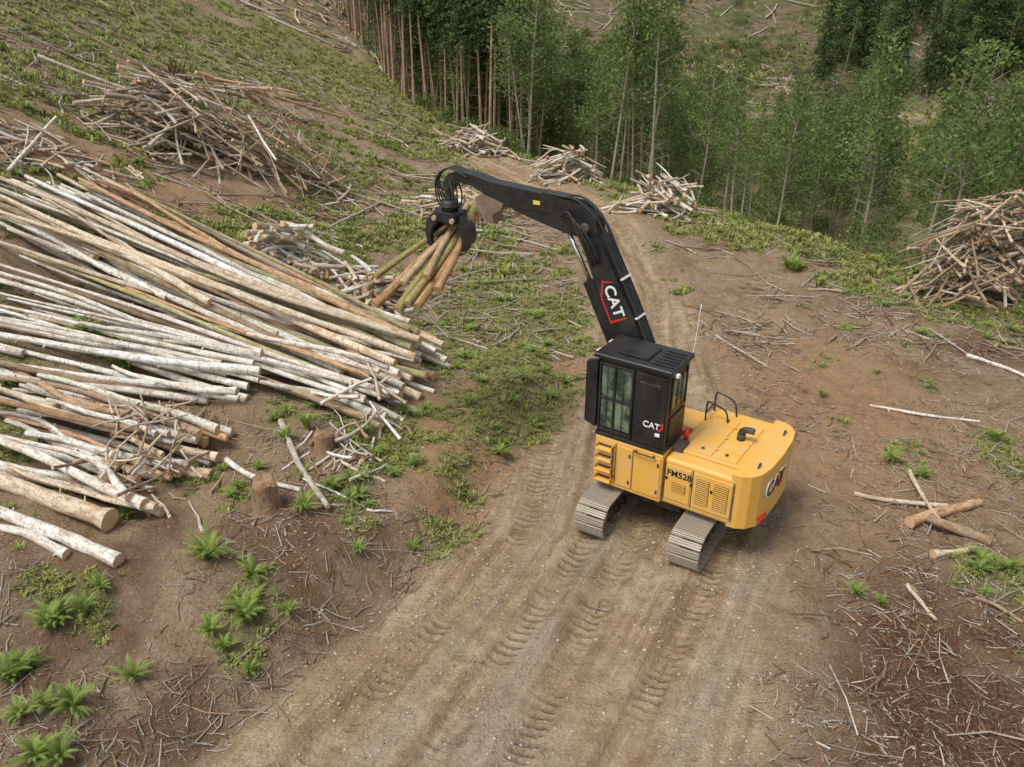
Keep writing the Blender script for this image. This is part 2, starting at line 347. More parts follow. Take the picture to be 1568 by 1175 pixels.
def logpile(name,b0,b1,t0,t1,n,rr,cols,pw,jl=1.2,fan=.09,shift=0,short=.3):
    acc=Acc()
    for q in range(n):
        k=R.random();k2=np.clip(k+R.normal(0,fan),-.15,1.15)
        bb=lerp(b0,b1,k);tt=lerp(t0,t1,k2);dr=(tt-bb)/np.linalg.norm(tt-bb);fr=q/n
        bb=bb+dr*(abs(R.normal(0,jl))*.9+fr*.4+shift)+R.normal(0,.14,2);tt=tt-dr*R.normal(.8,1.6)
        if R.random()<short:
            kk=R.uniform(.3,.85)
            if R.random()<.6: tt=bb+(tt-bb)*kk
            else: bb=tt-(tt-bb)*kk
        r0=R.uniform(*rr);r1=r0*R.uniform(.4,.65)
        a,b=drop(bb,tt,r0,r1);c=cols[R.choice(len(cols),p=pw)]
        logadd(acc,a,b,r0,r1,10,14,.27,jc(c),.07,2)
    return acc.obj(name,[BARK,CUT])
logpile('log_pile',W['A_b0'],W['A_b1'],W['A_t0'],W['A_t1'],100,(.07,.15),[WH,OR,BR,MO,TN],[.52,.13,.08,.07,.20],1.3,.16)
logpile('log_pile',W['B_b0'],W['B_b1'],W['B_t0'],W['B_t1'],20,(.08,.13),[WH,TN,BR],[.86,.08,.06],.9,.25)
logpile('log_pile',W['C_b0'],W['C_b1'],W['C_t0'],W['C_t1'],38,(.08,.155),[WH,OR,TN,BR],[.66,.12,.16,.06],.8,.16)
acc=Acc()
for nm,r,c in(('D3',.12,WH),('D2',.17,WH),('D1',.24,TN)):
    a,b=drop(W[nm+'a'],W[nm+'b'],r,r*.7);logadd(acc,a,b,r,r*.7,14,14,.12,c,.05,3)
acc.obj('log_pile',[BARK,CUT])
def slash(name,c,rx,ry,n,ll,rr,cols=(GR,TN,WH,BR),pack=.7,lim=.38):
    acc=Acc()
    for q in range(n):
        p=np.array(c)+np.clip(R.normal(0,.42,2),-.95,.95)*np.array([rx,ry]);a=R.uniform(0,np.pi)
        L=R.uniform(*ll)*(1 if R.random()<.75 else .5);dv=np.array([math.cos(a),math.sin(a)])*L/2
        r=R.uniform(*rr);A,B=drop(p-dv,p+dv,r,r*.6,lim,pack,75)
        logadd(acc,A,B,r,r*R.uniform(.4,.8),6,4,.10,jc(cols[R.integers(len(cols))]),.08)
    return acc.obj(name,[BARK,CUT])
slash('slash_pile',W['P1'],4.2,2.6,270,(1.2,4.5),(.035,.10),(GR,BR,TN,GR),.75)
slash('slash_pile',(-12.6,44.8),4.2,1.9,130,(1.5,5),(.03,.08),(GR,BR,TN,OR),.8)
slash('slash_pile',W['P2'],2.7,1.6,110,(.6,2.2),(.06,.14),(GR,TN,WH,WH))
slash('slash_pile',W['P3'],1.6,1.6,60,(.8,2.8),(.05,.13),(WH,TN,BR))
slash('slash_pile',W['P4'],2.8,1.8,95,(1,3.2),(.05,.11),(GR,TN,WH),.5)
slash('slash_pile',W['P5'],2.5,1.8,105,(1,3.0),(.05,.12),(WH,TN,GR),.5)
slash('slash_pile',W['P6'],2.6,1.6,105,(1,3.0),(.05,.11),(WH,TN,GR),.5)
slash('slash_pile',W['P7'],3.1,2.0,360,(.8,3.2),(.03,.085),(BR,GR,TN,BR),.45,.5)
slash('slash_pile',W['P9'],3,2.6,90,(.8,2.8),(.05,.13),(WH,TN,BR))
slash('slash_pile',W['P10'],4,3,70,(1,3),(.035,.08))
slash('slash_pile',W['P11'],6,3,200,(1.5,4.5),(.06,.14),(GR,TN,BR))
slash('slash_pile',W['P12'],6,3,160,(1.5,4.5),(.06,.14),(GR,TN,BR))
slash('slash_pile',(-4.2,20.2),1.6,3.0,60,(.4,1.8),(.02,.06),(GR,BR,TN,WH),.5,.3)
slash('slash_pile',(-9.5,19.0),2.2,2.5,60,(.4,2.2),(.02,.05),(GR,BR,TN),.5,.3)
acc=Acc()
for nm,r,c in(('L1',.10,GR),('L2',.10,OR),('L3',.09,GR),('L4',.08,WH),('L5',.06,GR),('L6',.08,WH),('Q1',.15,OR),('Q2',.16,BR),('Q3',.07,TN),('Q4',.10,TN),('Q5',.06,TN),
  ('K1',.04,GR),('K2',.05,WH),('K3',.07,WH),('K4',.05,TN),('K5',.05,BR),('K6',.07,TN),('K7',.07,WH)):
    a,b=drop(W[nm+'a'],W[nm+'b'],r,r*.75,.1);logadd(acc,a,b,r,r*.75,10,6,.08,c,.08,2)
acc.obj('fallen_logs',[BARK,CUT])
def stump(p,hh,r):
    acc=Acc();z=float(h(*p));seg=6;sd=16;an=np.arange(sd)*2*np.pi/sd;t=np.linspace(0,1,seg+1)
    fl=1+.7*np.exp(-t*5)[:,None]*(1+.5*np.sin(an*5+1)[None])+R.normal(0,.05,(seg+1,sd))
    V=np.zeros((seg+1,sd,3));V[...,0]=np.cos(an)*fl*r;V[...,1]=np.sin(an)*fl*r;V[...,2]=(t*(hh+.25)-.25)[:,None]+(R.normal(0,.05,sd)[None]*t[:,None])
    j=np.arange(sd);k=(j+1)%sd;Q=np.concatenate([np.stack([s*sd+j,s*sd+k,(s+1)*sd+k,(s+1)*sd+j],-1) for s in range(seg)])
    U=np.zeros((seg+1,sd,2));U[...,0]=np.abs(an-3.14)*r;U[...,1]=(t*hh)[:,None];n=(seg+1)*sd
    acc.add(np.concatenate([V.reshape(-1,3),V[-1]])+[p[0],p[1],z],[(Q,0,True),((n+j)[None],0,False)],np.concatenate([U.reshape(-1,2),np.stack([np.cos(an),np.sin(an)],-1)*r]),(.32,.21,.135))
    acc.obj('tree_stump',[BARK])
stump(W['S1'],.7,.31);stump(W['S2'],.42,.26);stump(W['S3'],.3,.2)
acc=Acc();c=np.array([*W['RW'],float(h(*W['RW']))+.6])
for q in range(80):
    dv=R.normal(0,1,3);dv[2]=abs(dv[2])*.8-.2;dv/=np.linalg.norm(dv);L=R.uniform(.8,1.8)
    logadd(acc,c-dv*.2,c+dv*L,R.uniform(.12,.3),.03,7,4,.15,(.2,.13,.09),.1)
acc.obj('root_wad',[BARK,BARK])
# ---------------------------------------------------------------- loose debris, stones
def debris(name,n,ylo,yhi,ll,rr,wfun):
    y=R.uniform(ylo,yhi,n*6);x=R.uniform(-1,1,n*6)*(.66*y+8)
    k=R.random(n*6)<wfun(x,y);x=x[k][:n];y=y[k][:n];m=len(x)
    L=ll[0]+(ll[1]-ll[0])*R.random(m)**2.2;a=R.uniform(0,np.pi,m);dx=np.cos(a)*L/2;dy=np.sin(a)*L/2;r=R.uniform(*rr,m)*(.6+.4*L/ll[1])
    A=np.stack([x-dx,y-dy,h(x-dx,y-dy)+r*.8+R.random(m)*.04],-1);B=np.stack([x+dx,y+dy,h(x+dx,y+dy)+r*.8+R.random(m)*.04],-1)
    cols=np.array([(.55,.48,.40),(.62,.52,.41),(.45,.30,.19),(.25,.17,.12),(.66,.60,.53)])[R.integers(0,5,m)]*R.uniform(.6,1.1,(m,1))
    acc=Acc();sticks(acc,A,B,r,r*.6,5,cols);acc.obj(name,[BARK,BARK])
off=lambda x,y:(1-.985*roadmask(x,y))*np.clip((fbm(x*.35,y*.35,4,71)-.38)*4,.03,1)
debris('woody_debris',22000,8,34,(.05,.5),(.005,.02),off)
debris('woody_debris',800,9,50,(.4,2.2),(.010,.030),off)
debris('woody_debris',8000,28,75,(.3,2.4),(.015,.05),off)
debris('woody_debris',1000,34,72,(1.2,5.5),(.03,.07),lambda x,y:(x<1)*off(x,y))
debris('woody_debris',5500,90,200,(1.0,6),(.06,.17),lambda x,y:(.1+.9*ss(fbm(x*.06,y*.06,3,3),.4,.6)))
def stones(n):
    y=R.uniform(8,40,n*3);x=R.uniform(-1,1,n*3)*(.6*y+3);k=R.random(n*3)<(.1+.9*ss(fbm(x*.8,y*.8,3,77),.4,.65))*(.3+.7*roadmask(x,y));x=x[k][:n];y=y[k][:n];m=len(x)
    O=np.array([(1,0,0),(0,1,0),(-1,0,0),(0,-1,0),(0,0,.7),(0,0,-.7)],float);s=.008+.04*R.random(m)**2.8
    V=O[None]*s[:,None,None]*R.uniform(.6,1.4,(m,6,1));a=R.uniform(0,6.3,m);ca,sa=np.cos(a)[:,None],np.sin(a)[:,None]
    V=np.stack([V[...,0]*ca-V[...,1]*sa,V[...,0]*sa+V[...,1]*ca,V[...,2]],-1)+np.stack([x,y,h(x,y)+s*.3],-1)[:,None]
    T=np.array([(0,1,4),(1,2,4),(2,3,4),(3,0,4),(1,0,5),(2,1,5),(3,2,5),(0,3,5)]);Fc=(T[None]+(np.arange(m)*6)[:,None,None]).reshape(-1,3)
    acc=Acc();cc=np.array([(.42,.35,.28),(.48,.42,.35),(.36,.25,.16)])[R.integers(0,3,m)]*R.uniform(.7,1.15,(m,1));acc.add(V,[(Fc,0,False)],None,np.repeat(cc,6,axis=0));acc.obj('gravel',[BARK])
stones(18000)
# ---------------------------------------------------------------- grass / ferns / shrubs
GRASS=mat_leaf('grass_blades',(.15,.19,.05),(.42,.44,.16));FERN=mat_leaf('fern_fronds',(.12,.19,.035),(.34,.43,.12))
def grass(name,n,ylo,yhi,size,nb,wfun):
    y=ylo+(yhi-ylo)*R.random(n*8);x=R.uniform(-1,1,n*8)*(.66*y+8)
    k=R.random(n*8)<wfun(x,y);x=x[k][:n];y=y[k][:n];m=len(x);z=h(x,y)
    s=size*R.uniform(.4,1.3,m);a=R.uniform(0,2*np.pi,(m,nb));ln=s[:,None]*R.uniform(.5,1.1,(m,nb));tl=R.uniform(.3,1.2,(m,nb));w=s[:,None]*.07*R.uniform(.6,1.4,(m,nb))
    base=np.stack([x,y,z],-1)[:,None]+np.stack([R.normal(0,.22,(m,nb))*s[:,None],R.normal(0,.22,(m,nb))*s[:,None],0*a-.03],-1)
    out=np.stack([np.cos(a),np.sin(a),0*a],-1);sd=np.stack([-np.sin(a),np.cos(a),0*a],-1)*w[...,None];up=np.array([0,0,1.])
    mid=base+out*(ln*np.sin(tl)*.45)[...,None]+up*(ln*np.cos(tl)*.62)[...,None]
    tip=base+out*(ln*np.sin(tl))[...,None]+up*(ln*np.cos(tl)*.8)[...,None]
    V=np.stack([base-sd,base+sd,mid+sd*1.2,mid-sd*1.2,tip],2).reshape(-1,3);b=(np.arange(m*nb)*5)
    acc=Acc();br=np.clip(R.uniform(.1,.9,m)[:,None]+R.normal(0,.15,(m,nb)),0,1)
    acc.add(V,[(np.stack([b,b+1,b+2,b+3],-1),0,False),(np.stack([b+3,b+2,b+4],-1),0,False)],None,np.repeat(br.ravel(),5)[:,None])
    return acc.obj(name,[GRASS])
nearc=lambda x,y:crest(x,y)<4
grass('grass',17000,9,42,.20,13,lambda x,y:grassm(x,y)**1.3*nearc(x,y))
grass('grass',17000,34,88,.42,10,lambda x,y:grassm(x,y)**1.1*(crest(x,y)<12))
grass('grass',7000,70,200,1.0,10,lambda x,y:(crest(x,y)>3)*(.15+.8*ss(fbm(x*.05,y*.05,3,5),.4,.6)))
def fern_mesh(i):
    acc=Acc();nf=20
    for f in range(nf):
        a=f*2*np.pi/nf+R.normal(0,.2);L=R.uniform(.45,.85);ns=20;t=np.linspace(.1,1,ns);el=R.uniform(.9,1.5)
        px=L*(t*np.cos(el)+.30*t**2);pz=L*(t*np.sin(el)-.45*t**2.4)
        o=np.array([np.cos(a),np.sin(a)]);sd=np.array([-np.sin(a),np.cos(a),0])
        c=np.stack([px*o[0],px*o[1],pz],-1);wd=L*.13*np.sin(np.pi*np.clip(t,.12,1)**.7)**.8+.01
        tan=np.gradient(c,axis=0);tan/=np.linalg.norm(tan,axis=1,keepdims=True)
        for sg in(-1,1):
            tipp=c+sd*sg*wd[:,None]+tan*(.02)+np.array([0,0,-.25])*wd[:,None]
            V=np.stack([c-tan*.012,c+tan*.014,tipp],1).reshape(-1,3);b=np.arange(ns)*3
            acc.add(V,[(np.stack([b,b+1,b+2],-1),0,False)],None,np.clip(R.uniform(.1,.9)+R.normal(0,.12,(ns*3,1)),0,1))
    return acc.mesh('fern',[FERN])
FM=[fern_mesh(i) for i in range(6)]
for x,y,s in FW:
    for q in range(1 if s<1.15 else 3):
        xx=x+q*R.normal(0,.25);yy=y+q*R.normal(0,.25);s2=s*.95*(1 if q==0 else .75)
        o=link(bpy.data.objects.new('fern_plant',FM[R.integers(6)]));o.location=(xx,yy,float(h(xx,yy))-.03);o.rotation_euler=(R.normal(0,.15),R.normal(0,.15),R.random()*6);o.scale=(s2,s2*.9,s2*1.3)
fp=empty('fern_patch')
n=0
while n<560:
    y=R.uniform(15,66);x=R.uniform(-1,1)*(.64*y+3)
    if R.random()<float(grassm(x,y)) and crest(x,y)<0:
        o=link(bpy.data.objects.new('fern_clump',FM[R.integers(6)]),fp);o.location=(x,y,float(h(x,y))-.03);o.rotation_euler=(R.normal(0,.15),R.normal(0,.15),R.random()*6);s=R.uniform(.3,.85);o.scale=(s,s,s);n+=1
# trees
ALD=mat_leaf('alder_leaves',(.08,.125,.035),(.23,.31,.10),.38);CON=mat_leaf('conifer_needles',(.04,.07,.03),(.12,.17,.065),.25)
def leafclump(acc,c,rad,n,sz,mat=1,bright=.5):
    P=c+R.normal(0,1,(n,3))*np.array([rad,rad,rad*.6]);u=R.normal(0,1,(n,3));u/=np.linalg.norm(u,axis=1,keepdims=True)
    v=np.cross(u,R.normal(0,1,(n,3)));v/=np.linalg.norm(v,axis=1,keepdims=True);s=sz*R.uniform(.6,1.3,(n,1))
    V=np.stack([P-u*s,P+v*s*.6,P+u*s,P-v*s*.6],1).reshape(-1,3);b=np.arange(n)*4
    acc.add(V,[(np.stack([b,b+1,b+2,b+3],-1),mat,False)],None,np.clip(bright+R.normal(0,.12,(n,1)).repeat(4,0),0,1))
def alder(i):
    acc=Acc();H=R.uniform(10.5,13.5);col=(.46,.41,.33)
    ln=R.normal(0,.45,2)
    logadd(acc,(0,0,-.5),(ln[0],ln[1],H*.97),.10,.03,8,10,.2,col,.04)
    nl=30;t0=R.uniform(.32,.50)
    for q in range(nl):
        t=t0+(.985-t0)*(q/nl)+R.normal(0,.015);z=H*t;a=R.random()*6.3;L=(1-t)*2.3+.45;L*=R.uniform(.5,1.2)
        b=np.array([ln[0]*t,ln[1]*t,z]);e=b+np.array([math.cos(a)*L,math.sin(a)*L,L*R.uniform(.35,.9)])
        logadd(acc,b,e,.03,.008,4,2,.05,col,.02)
        br=R.uniform(.05,.95)
        for f in (.5,1.0):
            if R.random()<.12: continue
            leafclump(acc,b+(e-b)*f+R.normal(0,.12,3),.26+.1*L,25,.115,1,br)
    for q in range(12):
        zz=H*R.uniform(.12,t0);a=R.random()*6.3;L=R.uniform(.3,1.0);e=(math.cos(a)*L,math.sin(a)*L,zz+.3);logadd(acc,(0,0,zz),e,.015,.005,4,1,.02,col,.02)
        if R.random()<.4: leafclump(acc,np.array(e),.2,12,.09,1,.5)
    return acc.mesh('alder',[BARK,ALD])
def conifer(i,pole):
    acc=Acc();H=R.uniform(15,19) if pole else R.uniform(12,17);col=(.50,.34,.24) if pole else (.34,.27,.2)
    logadd(acc,(0,0,-.5),(R.normal(0,.2),R.normal(0,.2),H),.13,.02,8,8,.08,col,.03)
    st=.5 if pole else .15;z=H*st
    while z<H*.99:
        t=(z-H*st)/(H*(1-st));Lm=(1-t)**.8*(1.5 if pole else 2.3)+.2
        for q in range(6):
            a=R.random()*6.3;L=Lm*R.uniform(.6,1.15);k=max(3,int(L*4));tt=np.linspace(.15,1,k)
            c=np.stack([np.cos(a)*L*tt,np.sin(a)*L*tt,z+L*(.15*tt-.45*tt**2)],-1);br=R.uniform(.1,.9)
            for cc,wf in zip(c,(1-tt*.6)): leafclump(acc,cc,.12+.08*wf,5,.16,1,br)
        z+=R.uniform(.35,.5)
    if pole:
        for q in range(24):
            zz=R.uniform(.15,.6)*H;a=R.random()*6.3;logadd(acc,(0,0,zz),(math.cos(a)*.6,math.sin(a)*.6,zz+.05),.015,.006,4,1,.02,(.3,.24,.18),.01)
    return acc.mesh('conifer',[BARK,CON])
AM=[alder(i) for i in range(8)];PM=[conifer(i,True) for i in range(3)];CM=[conifer(i,False) for i in range(4)]
def shrubm(i):
    acc=Acc()
    for q in range(14):
        a=R.random()*6.3;r=R.random()**.5*.9;e=np.array([math.cos(a)*r,math.sin(a)*r,R.uniform(.3,1.3)])
        logadd(acc,(0,0,0),e,.02,.008,4,2,.05,(.3,.24,.18),.02);leafclump(acc,e,.28,24,.095,1,R.uniform(.1,.9))
    return acc.mesh('shrub',[BARK,ALD])
SM=[shrubm(i) for i in range(4)]
def plant(name,meshes,x,y,s,parent=None,child='tree'):
    o=link(bpy.data.objects.new(child if parent else name,meshes[R.integers(len(meshes))]),parent)
    o.location=(x,y,float(h(x,y))-.1);o.rotation_euler=(R.normal(0,.035),R.normal(0,.035),R.random()*6.3);o.scale=(s*R.uniform(.85,1.15),s*R.uniform(.85,1.15),s)
df=empty('distant_forest');ug=empty('undergrowth')
n=0
while n<320:
    x=R.uniform(-6,70);y=R.uniform(35,104);e=float(crest(x,y))
    if e<2.2 or e>46 or abs(x)>.66*y+6: continue
    q=x/y
    gap=(.43<q<.49) or (.26<q<.30)
    if y>50 and gap and R.random()<.85: continue
    s=R.uniform(.7,1.1)*(1.08 if q<.18 else (.80 if q<.36 else .95))
    if gap: s=R.uniform(.45,.65)
    if e<9 : plant('alder_tree',AM,x,y,s)
    else: plant('',AM,x,y,s,df)
    n+=1
n=0
while n<170:
    x=R.uniform(-34,2);y=R.uniform(68,125);e=float(crest(x,y))
    if e<1.5 or e>34 or x<-.25*y: continue
    if e<8 : plant('pine_tree',PM,x,y,R.uniform(.85,1.1))
    else: plant('',PM if R.random()<.5 else AM,x,y,R.uniform(.9,1.2),df)
    n+=1
n=0
while n<360:
    y=R.uniform(123,215);x=R.uniform(.26*y,.75*y+6)
    if R.random()>ss(x/y-.0006*(y-120),.31,.43): continue
    plant('',CM if R.random()<.5 else AM,x,y,R.uniform(.8,1.25),df);n+=1
n=0
while n<560:
    x=R.uniform(-20,80);y=R.uniform(30,113);e=float(crest(x,y))
    if e<1.5 or abs(x)>.66*y+5: continue
    plant('',SM,x,y,R.uniform(.5,1.3),ug,'shrub');n+=1
n=0
while n<420:
    y=R.uniform(122,200);x=R.uniform(-.5*y,.6*y)
    if R.random()<ss(fbm(x*.05,y*.05,3,5),.42,.6)+.1: plant('',SM,x,y,R.uniform(.4,1.4),ug,'shrub');n+=1
# ---------------------------------------------------------------- log loader
CEN=(4.2,18.6,0.0);ld=empty('log_loader',(CEN[0],CEN[1],-.03))
up=empty('upper_structure',(0,0,0),math.radians(146),ld);uc=empty('undercarriage',(0,0,0),math.radians(59),ld)
def fin(bm,name,mat,parent,bev=0,seg=2,smooth=False):
    if bev: bmesh.ops.bevel(bm,geom=[e for e in bm.edges if e.calc_face_angle(0)>.35],offset=bev,segments=seg,affect='EDGES',profile=.5,clamp_overlap=True)
    bmesh.ops.recalc_face_normals(bm,faces=bm.faces)
    me=bpy.data.meshes.new(name);bm.to_mesh(me);bm.free();me.materials.append(mat)
    return link(bpy.data.objects.new(name,me),parent)
def box(name,x0,x1,y0,y1,z0,z1,mat,bev=.02,parent=None,seg=2):
    bm=bmesh.new();bmesh.ops.create_cube(bm,size=1)
    for v in bm.verts: v.co=((x0+x1)/2+v.co.x*(x1-x0),(y0+y1)/2+v.co.y*(y1-y0),(z0+z1)/2+v.co.z*(z1-z0))
    return fin(bm,name,mat,parent or up,bev,seg)
def prism(name,pts,a0,a1,mat,bev=.02,ax='y',parent=None,seg=2):
    f={'y':lambda p,a:(p[0],a,p[1]),'z':lambda p,a:(p[0],p[1],a),'x':lambda p,a:(a,p[0],p[1])}[ax]
    bm=bmesh.new();A=[bm.verts.new(f(p,a0)) for p in pts];B=[bm.verts.new(f(p,a1)) for p in pts];n=len(pts)
    bm.faces.new(A);bm.faces.new(B[::-1])
    for i in range(n): bm.faces.new((A[i],B[i],B[(i+1)%n],A[(i+1)%n]))
    return fin(bm,name,mat,parent or up,bev,seg)
def tube(name,pts,r,mat,parent=None,sides=10):
    P=np.array(pts,float)
    if len(P)>2:
        Q=[];E=np.vstack([2*P[0]-P[1],P,2*P[-1]-P[-2]])
        for i in range(1,len(E)-2):
            for t in np.linspace(0,1,6,endpoint=False):
                Q.append(.5*((2*E[i])+(-E[i-1]+E[i+1])*t+(2*E[i-1]-5*E[i]+4*E[i+1]-E[i+2])*t*t+(-E[i-1]+3*E[i]-3*E[i+1]+E[i+2])*t**3))
        Q.append(P[-1]);P=np.array(Q)
    T=np.gradient(P,axis=0);T/=np.linalg.norm(T,axis=1,keepdims=True);u,_=frames(T[:1]);u=u[0];V=[];an=np.arange(sides)*2*np.pi/sides
    for p,t in zip(P,T):
        u=u-t*np.dot(u,t);u/=np.linalg.norm(u);v=np.cross(t,u);V.append(p+(np.cos(an)[:,None]*u+np.sin(an)[:,None]*v)*r)
    j=np.arange(sides);k=(j+1)%sides;Q=np.concatenate([np.stack([s*sides+j,s*sides+k,(s+1)*sides+k,(s+1)*sides+j],-1) for s in range(len(P)-1)])
    n=(len(P)-1)*sides;a=Acc();a.add(np.array(V),[(Q,0,True),(j[None,::-1],0,False),((n+j)[None],0,False)]);return a.obj(name,[mat],parent or up)
def cyl(name,a,b,r,mat,parent=None,sides=20): return tube(name,[a,b],r,mat,parent,sides)
def text(name,s,size,loc,X_,Y_,mat,parent=None,ext=.004):
    c=bpy.data.curves.new(name,'FONT');c.body=s;c.size=size;c.extrude=ext;c.align_x='CENTER';c.align_y='CENTER';c.offset=size*.018
    t=bpy.data.objects.new(name,c);scene.collection.objects.link(t);bpy.context.view_layer.update()
    me=bpy.data.meshes.new_from_object(t.evaluated_get(bpy.context.evaluated_depsgraph_get()));bpy.data.objects.remove(t)
    me.materials.clear();me.materials.append(mat);o=link(bpy.data.objects.new(name,me),parent or up)
    X_=Vector(X_).normalized();Y_=Vector(Y_).normalized();Z_=X_.cross(Y_);m=Matrix((X_,Y_,Z_)).transposed().to_4x4();m.translation=Vector(loc);o.matrix_local=m;return o
def track(yc,nm):
    e=empty(nm,(0,yc,0),0,uc);r=.46;half=1.98;zc=.50;pts=[]
    per=4*half+2*math.pi*r;n=54
    for i in range(n):
        s=i*per/n
        if s<2*half: p=(-half+s,zc+r,0)
        elif s<2*half+math.pi*r: a=(s-2*half)/r;p=(half+math.sin(a)*r,zc+math.cos(a)*r,a)
        elif s<4*half+math.pi*r: p=(half-(s-2*half-math.pi*r),zc-r,math.pi)
        else: a=(s-4*half-math.pi*r)/r+math.pi;p=(-half+math.sin(a)*r,zc+math.cos(a)*r,a)
        pts.append(p)
    bm=bmesh.new()
    for x,z,a in pts:
        z-=.03*max(0,1-abs(x)/1.9)*(1 if z>zc+.3 else 0)
        for (sx,sy,sz,ox,oz,oy) in((.165,.78,.03,0,0,0),(.02,.76,.04,-.06,.033,0),(.02,.76,.04,.0,.033,0),(.02,.76,.04,.06,.033,0),(.10,.2,.09,0,-.06,0)):
            g=bmesh.ops.create_cube(bm,size=1)['verts']
            for v in g:
                lx=ox+v.co.x*sx;lz=oz+v.co.z*sz;v.co=(x+lx*math.cos(a)+lz*math.sin(a),v.co.y*sy,z-lx*math.sin(a)+lz*math.cos(a))
        for oy in(-.22,.22):
            for ox in(-.03,.03):
                g=bmesh.ops.create_cube(bm,size=1)['verts']
                for v in g:
                    lx=ox+v.co.x*.025;lz=.022+v.co.z*.02;v.co=(x+lx*math.cos(a)+lz*math.sin(a),oy+v.co.y*.04,z-lx*math.sin(a)+lz*math.cos(a))
    fin(bm,'track_shoes',STL,e)
    box('track_frame',-1.9,1.9,-.18,.18,.32,.72,DRK,.03,e)
    for x,rr in((-half,.40),(half,.40)): cyl('idler',(x,-.1,zc),(x,.1,zc),rr,DRK,e,28);cyl('hub',(x,-.22,zc),(x,.22,zc),.16,STL,e)
    for i in range(8): x=-1.5+i*.43;cyl('roller',(x,-.2,.2),(x,.2,.2),.11,DRK,e,14)
track(1.22,'track_assembly');track(-1.22,'track_assembly')
prism('car_body',[(-.9,-.55),(-.55,-.9),(.55,-.9),(.9,-.55),(.9,.55),(.55,.9),(-.55,.9),(-.9,.55)],.55,.98,DRK,.04,'z',uc)
for sx in(-1,1):
    for sy in(-1,1): tube('leg_beam',[(sx*.5,sy*.5,.75),(sx*.85,sy*1.2,.55)],.17,DRK,uc,8)
cyl('slew_ring',(0,0,.95),(0,0,1.12),.72,DRK,uc,36)
# upper body
box('main_frame',-2.15,1.42,-1.42,1.42,1.10,1.32,YEL,.03)
box('cab_riser',-.33,1.5,.38,1.60,1.16,2.50,YEL,.035)
box('riser_door_rear',-.28,.42,1.60,1.625,1.28,2.40,YEL,.012);box('riser_door_front',.46,.88,1.60,1.625,1.28,2.40,YEL,.012)
for z in(1.45,2.2):
    for x in(-.25,.50): box('hinge',x,x+.05,1.625,1.64,z-.05,z+.05,DRK,.005)
box('ladder_panel',.95,1.44,1.60,1.612,1.24,2.42,YEL,0)
for i,z in enumerate((1.32,1.62,1.92,2.22)):
    box('step_recess',1.0,1.38,1.613,1.616,z+.03,z+.10,DRK,0)
    box('step',.97,1.42,1.61,1.76,z-.02,z+.02,YEL,.01)
    for x in(.97,1.40): box('step_side',x,x+.02,1.612,1.75,z-.02,z+.12,YEL,.004)
tube('grab_handle',[(.93,1.63,1.5),(.93,1.72,1.55),(.93,1.72,2.3),(.93,1.63,2.35)],.015,BLK)
tube('grab_handle',[(.35,1.63,2.43),(.35,1.70,2.43),(-.1,1.70,2.43),(-.1,1.63,2.43)],.02,BLK)
box('engine_housing',-2.12,-.36,-1.50,1.56,1.18,2.46,YEL,.09,seg=3)
box('tank_housing',-.36,1.25,-1.50,-.55,1.18,2.20,YEL,.06,seg=3)
box('side_door_front',-1.05,-.42,1.56,1.585,1.36,2.30,YEL,.012);box('side_door_rear',-2.06,-1.12,1.56,1.585,1.36,2.30,YEL,.012)
for x in(-1.09,-.385,-2.09): box('door_gap',x-.012,x+.012,1.556,1.566,1.3,2.34,DRK,0)
box('door_gap',.435,.447,1.598,1.606,1.26,2.42,DRK,0);box('door_gap',.905,.92,1.598,1.606,1.26,2.42,DRK,0)
def grill(x0,x1,z0,z1,y):
    box('grille_recess',x0,x1,y,y+.006,z0,z1,DRK,0)
    n=int((z1-z0)/.055)
    for i in range(n): z=z0+(i+.5)*(z1-z0)/n;box('grille_slat',x0+.01,x1-.01,y+.004,y+.02,z-.014,z+.014,YEL,0)
grill(-1.52,-1.20,1.50,2.18,1.586);grill(-1.98,-1.64,1.50,2.18,1.586);grill(-.95,-.6,1.62,1.86,1.586)
for x in(-1.08,-1.58,-.45): box('latch',x-.03,x+.03,1.585,1.60,1.9,1.98,BLK,.005)
text('model_lettering','FM528',.23,(-.76,1.589,2.10),(-1,0,0),(0,0,1),BLK)
cw=[(-2.0,1.55),(-2.22,1.53),(-2.42,1.42),(-2.58,1.18),(-2.66,.75),(-2.69,0),(-2.66,-.75),(-2.58,-1.15),(-2.42,-1.38),(-2.22,-1.48),(-2.0,-1.5)]
prism('counterweight',cw,1.14,2.56,YEL,.10,'z',seg=4)
box('seam_strip',-2.16,-2.10,-1.48,1.50,2.44,2.49,DRK,.01)
text('logo_lettering','CAT',.60,(-2.685,.38,1.95),(-.06,-1,0),(0,0,1),WHT,ext=.012);text('logo_lettering','CAT',.54,(-2.70,.38,1.95),(-.06,-1,0),(0,0,1),BLK,ext=.006)
prism('logo_triangle',[(.20,1.76),(-.06,1.76),(.07,1.95)],-2.725,-2.71,RED,0,'x')
prism('reflector',[(1.12,1.24),(.72,1.24),(.72,1.33),(1.12,1.33)],-2.68,-2.62,RED,.005,'x')
box('hood',-2.0,-.62,-1.0,1.15,2.46,2.53,YEL,.03);box('hood_panel',-1.9,-1.35,-.9,1.05,2.53,2.56,YEL,.015);box('hood_panel',-1.28,-.72,-.9,1.05,2.53,2.56,YEL,.015)
for y in(-.5,.1,.7): box('hood_rib',-1.85,-.8,y-.02,y+.02,2.56,2.58,YEL,.006)
for x,y in((-1.6,.85),(-1.0,.85),(-1.0,-.75)): cyl('hood_bolt',(x,y,2.56),(x,y,2.59),.04,DRK)
for x,y in((-2.4,.9),(-2.4,-.9)): tube('lifting_eye',[(x,y-.08,2.54),(x,y-.06,2.63),(x,y+.06,2.63),(x,y+.08,2.54)],.02,DRK)
